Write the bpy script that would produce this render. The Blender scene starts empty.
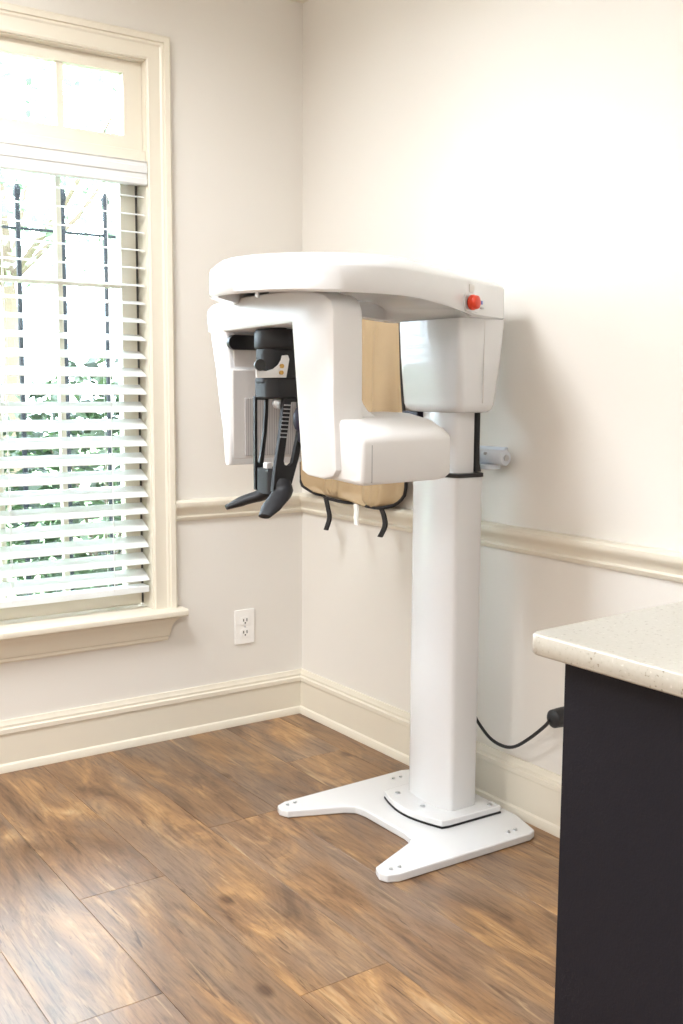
import bpy, bmesh, math, random
from mathutils import Vector, Matrix

scene = bpy.context.scene
COL = scene.collection
rnd = random.Random(7)

# ------------------------------------------------------------------ camera
F_PX = 1042.124
CAM = Vector((-1.9727, -3.0951, 1.16))
CR = Vector((0.8226, -0.5686, 0.0057)).normalized()
CW = Vector((0.5652, 0.8165, -0.1176)).normalized()
CU = CR.cross(CW).normalized()
cam_data = bpy.data.cameras.new('camera')
cam_data.sensor_fit = 'VERTICAL'
cam_data.sensor_height = 36.0
cam_data.lens = F_PX / 1024 * 36.0
cam_data.clip_start = 0.02
cam = bpy.data.objects.new('camera', cam_data)
COL.objects.link(cam)
cam.matrix_world = Matrix(((CR.x, CU.x, -CW.x, CAM.x), (CR.y, CU.y, -CW.y, CAM.y),
                           (CR.z, CU.z, -CW.z, CAM.z), (0, 0, 0, 1)))
scene.camera = cam

def px(x, y, axis, v):
    """photo pixel -> the point where its ray meets the plane axis = v"""
    d = CR * ((x - 341.5) / F_PX) - CU * ((y - 512) / F_PX) + CW
    t = (v - CAM[axis]) / d[axis]
    return CAM + d * t

# ------------------------------------------------------------------ world, light, exposure
SKY = 16.0
world = bpy.data.worlds.new('world')
scene.world = world
world.use_nodes = True
wn = world.node_tree
bg = wn.nodes['Background']
bg.inputs['Color'].default_value = (0.74, 0.87, 1.0, 1)
bg.inputs['Strength'].default_value = SKY

LAMP_POWER = 22.0
LAMP_COLOR = (0.865, 0.925, 1.0)
LAMP_SPOTS = [(-1.5, -0.95), (-2.4, -3.6), (-3.2, -1.2), (-3.4, -4.0)]

vs = scene.view_settings
vs.view_transform = 'Standard'
vs.look = 'None'
vs.gamma = 1.0
vs.use_curve_mapping = False
vs.exposure = 0.73

# ------------------------------------------------------------------ materials
MATS = {}
def srgb(r, g, b):
    def f(c):
        c /= 255.0
        return c / 12.92 if c <= 0.04045 else ((c + 0.055) / 1.055) ** 2.4
    return (f(r), f(g), f(b), 1)

def new_mat(name):
    m = bpy.data.materials.new(name)
    m.use_nodes = True
    MATS[name] = m
    nt = m.node_tree
    return m, nt, nt.nodes['Principled BSDF']

def plain(name, col, rough=0.5, metal=0.0, coat=0.0, noise=0.0, nscale=40, bump=0.0, bscale=200, spec=0.5):
    """procedural paint / plastic: base colour with slight noise, optional bump"""
    m, nt, b = new_mat(name)
    N, L = nt.nodes, nt.links
    b.inputs['Roughness'].default_value = rough
    b.inputs['Metallic'].default_value = metal
    b.inputs['Coat Weight'].default_value = coat
    b.inputs['Coat Roughness'].default_value = 0.08
    b.inputs['Specular IOR Level'].default_value = spec
    tc = N.new('ShaderNodeNewGeometry')
    nz = N.new('ShaderNodeTexNoise'); nz.inputs['Scale'].default_value = nscale
    L.new(tc.outputs['Position'], nz.inputs['Vector'])
    mx = N.new('ShaderNodeMix'); mx.data_type = 'RGBA'
    mx.inputs['A'].default_value = col
    mx.inputs['B'].default_value = tuple(c * (1 - noise) for c in col[:3]) + (1,)
    L.new(nz.outputs['Fac'], mx.inputs['Factor'])
    L.new(mx.outputs['Result'], b.inputs['Base Color'])
    if bump:
        n2 = N.new('ShaderNodeTexNoise'); n2.inputs['Scale'].default_value = bscale
        L.new(tc.outputs['Position'], n2.inputs['Vector'])
        bp = N.new('ShaderNodeBump'); bp.inputs['Strength'].default_value = bump
        bp.inputs['Distance'].default_value = 0.002
        L.new(n2.outputs['Fac'], bp.inputs['Height']); L.new(bp.outputs['Normal'], b.inputs['Normal'])
    return m

plain('wall_paint', srgb(232, 227, 219), 0.62, noise=0.03, nscale=3, bump=0.12, bscale=260)
plain('ceiling_paint', srgb(238, 234, 226), 0.8, noise=0.02)
plain('trim_paint', srgb(230, 222, 205), 0.32, noise=0.02, nscale=6)
plain('machine_white', srgb(226, 226, 226), 0.22, coat=0.5, noise=0.01)
plain('machine_satin', srgb(225, 223, 221), 0.4, noise=0.01)
plain('sensor_grey', srgb(208, 203, 199), 0.45, noise=0.02)
plain('dark_plastic', srgb(36, 35, 37), 0.5, spec=0.3, noise=0.1, nscale=60)
plain('black_plastic', srgb(22, 22, 24), 0.35, noise=0.1)
plain('navy_plastic', srgb(30, 28, 52), 0.45, noise=0.1)
plain('key_green', srgb(24, 44, 36), 0.4)
plain('silver', srgb(205, 206, 208), 0.28, metal=0.85, noise=0.05)
plain('brass', srgb(190, 150, 80), 0.3, metal=0.9, noise=0.05)
plain('red_plastic', srgb(222, 62, 28), 0.35, noise=0.08)
plain('bracket_white', srgb(214, 219, 226), 0.3, noise=0.02)
plain('print_grey', srgb(170, 168, 168), 0.5)
plain('print_blue', srgb(120, 130, 190), 0.5)
plain('label_grey', srgb(222, 219, 215), 0.45)
plain('outlet_white', srgb(246, 243, 238), 0.35)
plain('slot_dark', srgb(90, 85, 80), 0.6)
plain('rubber_black', srgb(28, 28, 30), 0.5, noise=0.1)
plain('apron_tan', srgb(184, 158, 122), 0.55, noise=0.12, nscale=14, bump=0.35, bscale=40)
plain('binding_black', srgb(26, 24, 26), 0.65, noise=0.1)
plain('strap_white', srgb(235, 232, 226), 0.6)
plain('charcoal', srgb(26, 25, 32), 0.6, spec=0.2, noise=0.12, nscale=120, bump=0.1, bscale=400)
plain('cord_white', srgb(240, 240, 236), 0.6)
plain('iron_black', srgb(14, 16, 20), 0.7, noise=0.1, spec=0.15)
plain('bark', srgb(96, 80, 64), 0.9, noise=0.3)
plain('lawn', srgb(120, 150, 90), 0.9, noise=0.35, nscale=5)
plain('outer_brick', srgb(190, 170, 150), 0.9, noise=0.1)

def slat_mat():
    m, nt, b = new_mat('slat_white')
    b.inputs['Base Color'].default_value = srgb(246, 246, 244)
    b.inputs['Roughness'].default_value = 0.4
    N, L = nt.nodes, nt.links
    tr = N.new('ShaderNodeBsdfTranslucent'); tr.inputs['Color'].default_value = srgb(246, 247, 247)
    mx = N.new('ShaderNodeMixShader'); mx.inputs['Fac'].default_value = 0.25
    L.new(b.outputs[0], mx.inputs[1]); L.new(tr.outputs[0], mx.inputs[2])
    L.new(mx.outputs[0], N['Material Output'].inputs['Surface'])
slat_mat()

def glass_mat():
    m, nt, b = new_mat('window_glass')
    N, L = nt.nodes, nt.links
    N.remove(b)
    t = N.new('ShaderNodeBsdfTransparent'); t.inputs['Color'].default_value = (0.95, 0.97, 0.965, 1)
    g = N.new('ShaderNodeBsdfGlossy'); g.inputs['Roughness'].default_value = 0.02
    fr = N.new('ShaderNodeFresnel'); fr.inputs['IOR'].default_value = 1.45
    mx = N.new('ShaderNodeMixShader')
    L.new(fr.outputs[0], mx.inputs['Fac']); L.new(t.outputs[0], mx.inputs[1]); L.new(g.outputs[0], mx.inputs[2])
    L.new(mx.outputs[0], N['Material Output'].inputs['Surface'])
glass_mat()

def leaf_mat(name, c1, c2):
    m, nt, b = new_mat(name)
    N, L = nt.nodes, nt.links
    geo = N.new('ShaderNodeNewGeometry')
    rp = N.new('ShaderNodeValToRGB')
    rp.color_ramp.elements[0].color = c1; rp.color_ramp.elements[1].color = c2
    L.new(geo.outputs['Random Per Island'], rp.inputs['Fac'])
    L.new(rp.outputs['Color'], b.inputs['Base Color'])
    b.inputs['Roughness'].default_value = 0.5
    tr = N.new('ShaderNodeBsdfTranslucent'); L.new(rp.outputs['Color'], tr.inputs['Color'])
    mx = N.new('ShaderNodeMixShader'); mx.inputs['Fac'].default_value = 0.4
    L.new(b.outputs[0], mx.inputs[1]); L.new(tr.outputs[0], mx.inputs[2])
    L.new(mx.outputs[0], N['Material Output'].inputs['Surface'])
leaf_mat('leaf_green', srgb(20, 32, 20), srgb(62, 80, 48))
leaf_mat('leaf_deep', srgb(16, 28, 20), srgb(52, 70, 54))
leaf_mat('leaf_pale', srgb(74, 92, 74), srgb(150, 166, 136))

def emit_mat(name, col, strength):
    m, nt, b = new_mat(name)
    b.inputs['Base Color'].default_value = col
    b.inputs['Emission Color'].default_value = col
    b.inputs['Emission Strength'].default_value = strength
emit_mat('lamp_lens', (1.0, 0.93, 0.82, 1), 4.0)

def wood_mat():
    m, nt, b = new_mat('vinyl_plank')
    N, L = nt.nodes, nt.links
    geo = N.new('ShaderNodeNewGeometry'); oi = N.new('ShaderNodeObjectInfo')
    off = N.new('ShaderNodeVectorMath'); off.operation = 'SCALE'
    off.inputs[0].default_value = (37.0, 91.0, 13.0)
    L.new(oi.outputs['Random'], off.inputs['Scale'])
    add = N.new('ShaderNodeVectorMath'); add.operation = 'ADD'
    L.new(geo.outputs['Position'], add.inputs[0]); L.new(off.outputs[0], add.inputs[1])
    def mapped(sx, sy):
        mp = N.new('ShaderNodeMapping'); mp.inputs['Scale'].default_value = (sx, sy, 1)
        L.new(add.outputs[0], mp.inputs['Vector']); return mp.outputs[0]
    def noise(vec, scale, detail=4, rough=0.6, dist=0.0):
        n = N.new('ShaderNodeTexNoise'); n.inputs['Scale'].default_value = scale
        n.inputs['Detail'].default_value = detail; n.inputs['Roughness'].default_value = rough
        n.inputs['Distortion'].default_value = dist
        L.new(vec, n.inputs['Vector']); return n.outputs['Fac']
    def ramp(fac, stops):
        r = N.new('ShaderNodeValToRGB')
        e = r.color_ramp.elements
        e[0].position, e[0].color = stops[0]; e[1].position, e[1].color = stops[-1]
        for p, c in stops[1:-1]:
            k = e.new(p); k.color = c
        L.new(fac, r.inputs['Fac']); return r.outputs['Color']
    def mix(kind, fac, a, bcol):
        mx = N.new('ShaderNodeMix'); mx.data_type = 'RGBA'; mx.blend_type = kind
        if isinstance(fac, float): mx.inputs['Factor'].default_value = fac
        else: L.new(fac, mx.inputs['Factor'])
        for s, v in (('A', a), ('B', bcol)):
            if isinstance(v, tuple): mx.inputs[s].default_value = v
            else: L.new(v, mx.inputs[s])
        return mx.outputs['Result']
    blotch = noise(mapped(7.0, 1.9), 1.3, 4, 0.62, 1.2)
    base = ramp(blotch, [(0.30, srgb(112, 80, 54)), (0.42, srgb(150, 112, 78)), (0.52, srgb(166, 126, 88)), (0.62, srgb(196, 150, 100)), (0.72, srgb(218, 180, 132))])
    grey = noise(mapped(4.0, 1.2), 1.6, 3, 0.55, 0.5)
    gfac = ramp(grey, [(0.46, (0, 0, 0, 1)), (0.62, (0.55, 0.55, 0.55, 1))])
    base = mix('MIX', gfac, base, srgb(148, 128, 112))
    grain = noise(mapped(95, 7.0), 1.2, 6, 0.7, 0.5)
    gr = ramp(grain, [(0.36, (0.55, 0.51, 0.47, 1)), (0.5, (0.97, 0.96, 0.95, 1)), (0.64, (1.16, 1.14, 1.1, 1))])
    base = mix('MULTIPLY', 0.8, base, gr)
    streak = noise(mapped(34, 2.6), 1.25, 5, 0.7, 1.4)
    st = ramp(streak, [(0.32, (0.34, 0.28, 0.25, 1)), (0.39, (1, 1, 1, 1))])
    base = mix('MULTIPLY', 0.85, base, st)
    light = noise(mapped(15, 1.3), 1.4, 4, 0.6, 1.5)
    lt = ramp(light, [(0.62, (0, 0, 0, 1)), (0.74, (0.65, 0.65, 0.65, 1))])
    base = mix('MIX', lt, base, srgb(226, 190, 142))
    vo = N.new('ShaderNodeTexVoronoi'); vo.inputs['Scale'].default_value = 1.0
    L.new(mapped(6.5, 3.6), vo.inputs['Vector'])
    kn = ramp(vo.outputs['Distance'], [(0.05, (0.30, 0.23, 0.19, 1)), (0.13, (1, 1, 1, 1))])
    base = mix('MULTIPLY', 0.8, base, kn)
    var = N.new('ShaderNodeHueSaturation')
    vr = N.new('ShaderNodeMapRange'); vr.inputs['To Min'].default_value = 0.60; vr.inputs['To Max'].default_value = 0.77
    L.new(oi.outputs['Random'], vr.inputs['Value']); L.new(vr.outputs[0], var.inputs['Value'])
    L.new(base, var.inputs['Color'])
    L.new(var.outputs[0], b.inputs['Base Color'])
    b.inputs['Roughness'].default_value = 0.33
    b.inputs['Specular IOR Level'].default_value = 0.5
    bp = N.new('ShaderNodeBump'); bp.inputs['Strength'].default_value = 0.18; bp.inputs['Distance'].default_value = 0.0015
    L.new(grain, bp.inputs['Height']); L.new(bp.outputs['Normal'], b.inputs['Normal'])
wood_mat()

def quartz_mat():
    m, nt, b = new_mat('quartz')
    N, L = nt.nodes, nt.links
    geo = N.new('ShaderNodeNewGeometry')
    n1 = N.new('ShaderNodeTexNoise'); n1.inputs['Scale'].default_value = 230; n1.inputs['Detail'].default_value = 3
    L.new(geo.outputs['Position'], n1.inputs['Vector'])
    r = N.new('ShaderNodeValToRGB'); e = r.color_ramp.elements
    e[0].position = 0.28; e[0].color = srgb(132, 120, 104)
    e[1].position = 0.37; e[1].color = srgb(180, 175, 163)
    k = e.new(0.66); k.color = srgb(184, 179, 168)
    k = e.new(0.74); k.color = srgb(205, 201, 192)
    L.new(n1.outputs['Fac'], r.inputs['Fac']); L.new(r.outputs['Color'], b.inputs['Base Color'])
    b.inputs['Roughness'].default_value = 0.3
quartz_mat()

def grid_mat():
    m, nt, b = new_mat('sensor_grid')
    N, L = nt.nodes, nt.links
    geo = N.new('ShaderNodeNewGeometry')
    w = N.new('ShaderNodeTexWave'); w.inputs['Scale'].default_value = 45; w.bands_direction = 'X'
    L.new(geo.outputs['Position'], w.inputs['Vector'])
    r = N.new('ShaderNodeValToRGB'); e = r.color_ramp.elements
    e[0].color = srgb(160, 155, 153); e[1].color = srgb(192, 187, 184)
    L.new(w.outputs['Fac'], r.inputs['Fac']); L.new(r.outputs['Color'], b.inputs['Base Color'])
    b.inputs['Roughness'].default_value = 0.5
grid_mat()

# ------------------------------------------------------------------ helpers
WLOC = {}                                   # world location of every object, for parenting
def finish(o, loc, parent):
    WLOC[o] = Vector(loc)
    o.location = loc
    COL.objects.link(o)
    if parent is not None:
        o.parent = parent
        o.matrix_parent_inverse = Matrix.Translation(-WLOC[parent])
    return o

def tag(o, label=None, cat=None, group=None, kind=None):
    if label: o['label'] = label
    if cat: o['category'] = cat
    if group: o['group'] = group
    if kind: o['kind'] = kind
    return o

def empty(name, loc):
    o = bpy.data.objects.new(name, None)
    o.empty_display_size = 0.1
    return finish(o, loc, None)

class MB:
    """collects shapes in world coordinates; build() links them as one mesh object"""
    def __init__(s): s.v = []; s.f = []
    def add(s, vs_, fs):
        n = len(s.v); s.v += [Vector(v) for v in vs_]; s.f += [tuple(i + n for i in f) for f in fs]; return s
    def box(s, x0, x1, y0, y1, z0, z1):
        return s.add([(x, y, z) for z in (z0, z1) for y in (y0, y1) for x in (x0, x1)],
                     [(0, 2, 3, 1), (4, 5, 7, 6), (0, 1, 5, 4), (2, 6, 7, 3), (0, 4, 6, 2), (1, 3, 7, 5)])
    def loft(s, rings, cap0=True, cap1=True, closed=True):
        n = len(rings[0]); b = len(s.v); k = len(rings)
        for r in rings: s.v += [Vector(p) for p in r]
        for j in range(k - 1):
            for i in range(n if closed else n - 1):
                a, c = b + j * n + i, b + j * n + (i + 1) % n
                s.f.append((a, c, c + n, a + n))
        if cap0: s.f.append(tuple(b + i for i in reversed(range(n))))
        if cap1: s.f.append(tuple(b + (k - 1) * n + i for i in range(n)))
        return s
    def prism(s, poly, axis, a, b):
        """poly: 2D points in the two other axes (x,y / x,z / y,z order), extruded along axis from a to b"""
        def p3(p, t):
            return {0: (t, p[0], p[1]), 1: (p[0], t, p[1]), 2: (p[0], p[1], t)}[axis]
        return s.loft([[p3(p, a) for p in poly], [p3(p, b) for p in poly]])
    def cyl(s, p0, p1, r0, r1=None, n=20, cap=True):
        r1 = r0 if r1 is None else r1
        p0, p1 = Vector(p0), Vector(p1); d = (p1 - p0).normalized()
        u = d.orthogonal().normalized(); w = d.cross(u)
        ring = lambda c, r: [c + (u * math.cos(2 * math.pi * i / n) + w * math.sin(2 * math.pi * i / n)) * r for i in range(n)]
        return s.loft([ring(p0, r0), ring(p1, r1)], cap, cap)
    def lathe(s, p0, d, prof, n=24):
        """prof: (distance along d, radius)"""
        p0 = Vector(p0); d = Vector(d).normalized(); u = d.orthogonal().normalized(); w = d.cross(u)
        return s.loft([[p0 + d * t + (u * math.cos(2 * math.pi * i / n) + w * math.sin(2 * math.pi * i / n)) * r for i in range(n)] for t, r in prof])
    def tube(s, pts, r, n=10, flat=None):
        pts = [Vector(p) for p in pts]
        rings = []; u = None
        for i, p in enumerate(pts):
            d = (pts[min(i + 1, len(pts) - 1)] - pts[max(i - 1, 0)]).normalized()
            if u is None: u = d.orthogonal().normalized()
            u = (u - d * u.dot(d)).normalized(); w = d.cross(u)
            rr = r[i] if isinstance(r, (list, tuple)) else r
            rings.append([p + (u * math.cos(2 * math.pi * k / n) + w * math.sin(2 * math.pi * k / n)) * rr for k in range(n)])
        return s.loft(rings)
    def build(s, name, mat, parent=None, bevel=0, seg=2, smooth=None, subsurf=0, limit=35):
        lo = Vector([min(v[i] for v in s.v) for i in range(3)]); hi = Vector([max(v[i] for v in s.v) for i in range(3)])
        c = Vector(((lo.x + hi.x) / 2, (lo.y + hi.y) / 2, (lo.z + hi.z) / 2))
        me = bpy.data.meshes.new(name)
        me.from_pydata([v - c for v in s.v], [], s.f)
        bm = bmesh.new(); bm.from_mesh(me)
        bmesh.ops.recalc_face_normals(bm, faces=bm.faces)
        ang = math.radians(limit)
        if smooth is None: smooth = bevel > 0
        if smooth:
            for f in bm.faces: f.smooth = True
            if not bevel:
                for e in bm.edges:
                    if len(e.link_faces) == 2 and e.calc_face_angle(0) > ang: e.smooth = False
        bm.to_mesh(me); bm.free()
        me.materials.append(MATS[mat])
        o = bpy.data.objects.new(name, me)
        if bevel:
            m = o.modifiers.new('bevel', 'BEVEL'); m.width = bevel; m.segments = seg
            m.limit_method = 'ANGLE'; m.angle_limit = ang; m.harden_normals = True
        if subsurf:
            m = o.modifiers.new('sub', 'SUBSURF'); m.levels = subsurf; m.render_levels = subsurf
        return finish(o, c, parent)

def spline(pts, n):
    """Catmull-Rom through 2D/3D points, n samples per span, open"""
    P = [Vector(p) for p in pts]; P = [P[0] * 2 - P[1]] + P + [P[-1] * 2 - P[-2]]
    out = []
    for i in range(1, len(P) - 2):
        for k in range(n):
            t = k / n
            a, b_, c, d = P[i - 1], P[i], P[i + 1], P[i + 2]
            out.append(0.5 * ((2 * b_) + (c - a) * t + (2 * a - 5 * b_ + 4 * c - d) * t * t + (3 * b_ - a - 3 * c + d) * t ** 3))
    out.append(P[-2]); return out

def rounded(x0, x1, y0, y1, r, n=5):
    out = []
    for cx, cy, a in ((x1 - r, y1 - r, 0), (x0 + r, y1 - r, 90), (x0 + r, y0 + r, 180), (x1 - r, y0 + r, 270)):
        for k in range(n + 1):
            t = math.radians(a + 90 * k / n); out.append((cx + r * math.cos(t), cy + r * math.sin(t)))
    return out

def dup(o, parent, loc):
    c = o.copy(); WLOC[c] = Vector(loc); c.location = loc; COL.objects.link(c)
    if parent is not None:
        c.parent = parent; c.matrix_parent_inverse = Matrix.Translation(-WLOC[parent])
    return c

# ------------------------------------------------------------------ the room
XL, YB, ZC = -4.0, -5.0, 2.53
WX0, WX1, WZ0, WZ1 = -1.487, -0.575, 0.43, 2.158        # window opening in the far wall (inside faces)
WT = 0.17                                               # wall thickness

m = MB()
m.box(XL - WT, WX0, 0, WT, -0.02, ZC).box(WX1, WT, 0, WT, -0.02, ZC)
m.box(WX0, WX1, 0, WT, -0.02, WZ0).box(WX0, WX1, 0, WT, WZ1, ZC)
tag(m.build('wall_far', 'wall_paint'), kind='structure', label='greige painted wall with the tall window')
tag(MB().box(0, WT, YB, 0, -0.02, ZC).build('wall_right', 'wall_paint'), kind='structure', label='greige painted wall behind the white machine')
tag(MB().box(XL - WT, XL, YB, 0, -0.02, ZC).build('wall_left', 'wall_paint'), kind='structure')
tag(MB().box(XL - WT, WT, YB - WT, YB, -0.02, ZC).build('wall_back', 'wall_paint'), kind='structure')
tag(MB().box(XL - WT, WT, YB - WT, WT, ZC, ZC + 0.1).build('ceiling', 'ceiling_paint'), kind='structure')
floor = tag(MB().box(XL, 0, YB, 0, -0.04, -0.006).build('floor', 'slot_dark'), kind='structure', label='brown wood-look plank floor')

# planks run towards the window wall; each one is its own piece
PW, PL = 0.2132, 1.22
x_first = -1.1775 + 6 * PW
joint = {0: -0.905, 1: -1.507, -1: -1.35, 2: -0.72, 3: -1.18, 4: -0.42, 5: -0.98, -2: -0.62}
plank_src = {}
k0 = -14
for k in range(k0, 6):
    xa, xb = -1.1775 + k * PW, -1.1775 + (k + 1) * PW
    xa, xb = max(xa, XL), min(xb, 0.0)
    if xb - xa < 0.01: continue
    j = joint.get(k, -rnd.uniform(0.1, 1.2))
    ys = [0.0]
    while j > -0.05: j -= PL
    while j > YB: ys.append(j); j -= PL
    ys.append(YB)
    for a, b_ in zip(ys[:-1], ys[1:]):
        g, ch = 0.0003, 0.0007
        x0, x1, y0, y1 = xa + g, xb - g, b_ + g, a - g
        ring = lambda e, z: [(x0 + e, y0 + e, z), (x1 - e, y0 + e, z), (x1 - e, y1 - e, z), (x0 + e, y1 - e, z)]
        MB().loft([ring(0, -0.006), ring(0, -ch), ring(ch, 0)]).build('plank', 'vinyl_plank', floor)

# mouldings: profile (depth from the wall, height)
BASE = [(0, 0), (0.024, 0), (0.024, 0.012), (0.020, 0.022), (0.0145, 0.026), (0.0145, 0.116), (0.019, 0.119), (0.019, 0.132),
        (0.013, 0.136), (0.013, 0.143), (0.009, 0.149), (0.007, 0.157), (0, 0.157)]
RAIL = [(0, 0.726), (0.008, 0.726), (0.012, 0.731), (0.014, 0.738), (0.010, 0.743), (0.012, 0.752), (0.020, 0.762), (0.027, 0.770),
        (0.030, 0.778), (0.029, 0.787), (0.022, 0.793), (0.012, 0.795), (0, 0.795)]
CROWN = [(0, 2.44), (0.012, 2.44), (0.014, 2.452), (0.022, 2.462), (0.045, 2.492), (0.066, 2.512), (0.072, 2.52), (0.085, 2.522), (0.085, ZC), (0, ZC)]
def run_far(name, prof, xa, xb, mitre_a=0, mitre_b=0, kind='structure', label=None):
    r0 = [(xa + mitre_a * d, -d, z) for d, z in prof]; r1 = [(xb - mitre_b * d, -d, z) for d, z in prof]
    o = MB().loft([r0, r1]).build(name, 'trim_paint', smooth=True, limit=28); return tag(o, kind=kind, label=label)
def run_right(name, prof, ya, yb, mitre_b=1, label=None):
    r0 = [(-d, ya, z) for d, z in prof]; r1 = [(-d, yb - mitre_b * d, z) for d, z in prof]
    o = MB().loft([r0, r1]).build(name, 'trim_paint', smooth=True, limit=28); return tag(o, kind='structure', label=label)
CAS0, CAS1 = WX0 - 0.075, WX1 + 0.075       # outer edges of the casing
run_far('baseboard_far', BASE, XL, 0, 0, 1, label='cream baseboard under the window')
run_right('baseboard_right', BASE, YB, 0, label='cream baseboard behind the machine')
run_far('trim_1', RAIL, CAS1, 0, 0, 1, label='cream chair rail between window and corner')
run_far('trim_2', RAIL, XL, CAS0)
run_right('trim_3', RAIL, YB, 0, label='cream chair rail along the right wall')
run_far('trim_4', CROWN, XL, 0, 0, 1, label='cream crown moulding over the window wall')
run_right('trim_5', CROWN, YB, 0, label='cream crown moulding on the right wall')

# ------------------------------------------------------------------ window
win = tag(empty('window_1', ((WX0 + WX1) / 2, 0, WZ0)), kind='structure', label='tall cream-framed window with a transom light and white blind')
CAS = [(0.0, 0.0), (0.0, 0.011), (0.006, 0.014), (0.012, 0.012), (0.042, 0.015), (0.047, 0.019), (0.053, 0.020), (0.055, 0.026), (0.070, 0.028), (0.075, 0.024), (0.075, 0.0)]
STZ = 0.442
def casing_ring(i, end):
    return None
rR = [[(WX1 + a, -d, STZ) for a, d in CAS], [(WX1 + a, -d, WZ1 + a) for a, d in CAS]]
MB().loft(rR).build('side_casing', 'trim_paint', win, smooth=True, limit=25)
rL = [[(WX0 - a, -d, STZ) for a, d in CAS], [(WX0 - a, -d, WZ1 + a) for a, d in CAS]]
MB().loft(rL).build('side_casing', 'trim_paint', win, smooth=True, limit=25)
rT = [[(WX0 - a, -d, WZ1 + a) for a, d in CAS], [(WX1 + a, -d, WZ1 + a) for a, d in CAS]]
MB().loft(rT).build('head_casing', 'trim_paint', win, smooth=True, limit=25)
# stool (inner sill) and the moulded apron under it
SP = [(0.10, 0.416), (-0.052, 0.416), (-0.060, 0.421), (-0.062, 0.429), (-0.060, 0.437), (-0.052, 0.442), (0.10, 0.442)]
MB().prism(SP, 0, WX0 + 0.001, WX1 - 0.001).build('inner_sill', 'trim_paint', win, smooth=True)
m = MB()
SPN = [(0.0, z) if y > 0 else (y, z) for y, z in SP]
m.prism(SPN, 0, WX1 - 0.001, CAS1 + 0.022); m.prism(SPN, 0, CAS0 - 0.022, WX0 + 0.001)
m.build('sill_horn', 'trim_paint', win, smooth=True)
AP = [(0, 0.335), (-0.010, 0.335), (-0.013, 0.340), (-0.013, 0.348), (-0.017, 0.352), (-0.019, 0.362), (-0.022, 0.380), (-0.030, 0.398), (-0.042, 0.410), (-0.044, 0.416), (0, 0.416)]
r0 = [(CAS0 + 0.020 + (-y) * -0.7, y, z) for y, z in AP]; r1 = [(CAS1 - 0.040 + (-y) * 0.9, y, z) for y, z in AP]
MB().loft([r0, r1]).build('apron_moulding', 'trim_paint', win, smooth=True, limit=30)
# jamb lining
for xa, xb in ((WX1 - 0.002, WX1 + 0.004), (WX0 - 0.004, WX0 + 0.002)):
    MB().box(xa, xb, -0.004, WT, STZ, WZ1).build('jamb', 'trim_paint', win)
MB().box(WX0, WX1, -0.004, WT, WZ1 - 0.004, WZ1 + 0.004).build('head_jamb', 'trim_paint', win)
MB().box(WX0 + 0.002, WX1 - 0.002, 0.10, WT + 0.03, 0.41, 0.452).build('outer_sill', 'trim_paint', win)
# transom bar, transom sash (four panes)
MB().box(WX0 + 0.002, WX1 - 0.002, 0.0, 0.10, 1.838, 1.888).build('transom_bar', 'trim_paint', win, bevel=0.003)
def sash(name, x0, x1, z0, z1, y0, y1, stile, rail_b, rail_t, cols, rows, barw=0.02):
    s = MB().box(x0, x0 + stile, y0, y1, z0, z1).box(x1 - stile, x1, y0, y1, z0, z1)
    s.box(x0 + stile, x1 - stile, y0, y1, z0, z0 + rail_b).box(x0 + stile, x1 - stile, y0, y1, z1 - rail_t, z1)
    so = s.build(name, 'trim_paint', win)
    gx0, gx1, gz0, gz1 = x0 + stile, x1 - stile, z0 + rail_b, z1 - rail_t
    cw, rh = (gx1 - gx0) / cols, (gz1 - gz0) / rows
    ym = (y0 + y1) / 2
    for i in range(1, cols):
        MB().box(gx0 + i * cw - barw / 2, gx0 + i * cw + barw / 2, ym - 0.012, ym + 0.012, gz0, gz1).build('glazing_bar', 'trim_paint', so)
    for j in range(1, rows):
        MB().box(gx0, gx1, ym - 0.0115, ym + 0.0115, gz0 + j * rh - barw / 2, gz0 + j * rh + barw / 2).build('glazing_bar', 'trim_paint', so)
    for i in range(cols):
        for j in range(rows):
            h = barw / 2 * 0.5
            MB().box(gx0 + i * cw + (h if i else 0), gx0 + (i + 1) * cw - (h if i < cols - 1 else 0), ym - 0.002, ym + 0.002,
                     gz0 + j * rh + (h if j else 0), gz0 + (j + 1) * rh - (h if j < rows - 1 else 0)).build('pane', 'window_glass', so)
    return so
sash('transom_sash', WX0 + 0.003, WX1 - 0.003, 1.888, WZ1 - 0.005, 0.022, 0.062, 0.060, 0.042, 0.037, 4, 1, 0.022)
sash('main_sash', WX0 + 0.012, WX1 - 0.012, 0.454, 1.838, 0.064, 0.100, 0.050, 0.055, 0.035, 4, 4, 0.016)
for xa in (WX1 - 0.0115, WX0 + 0.0025):  # dark strips colour in the shade of the groove between stile and jamb
    MB().box(xa, xa + 0.009, 0.070, 0.094, 0.454, 1.838).build('groove_shade', 'slot_dark', win)

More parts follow.
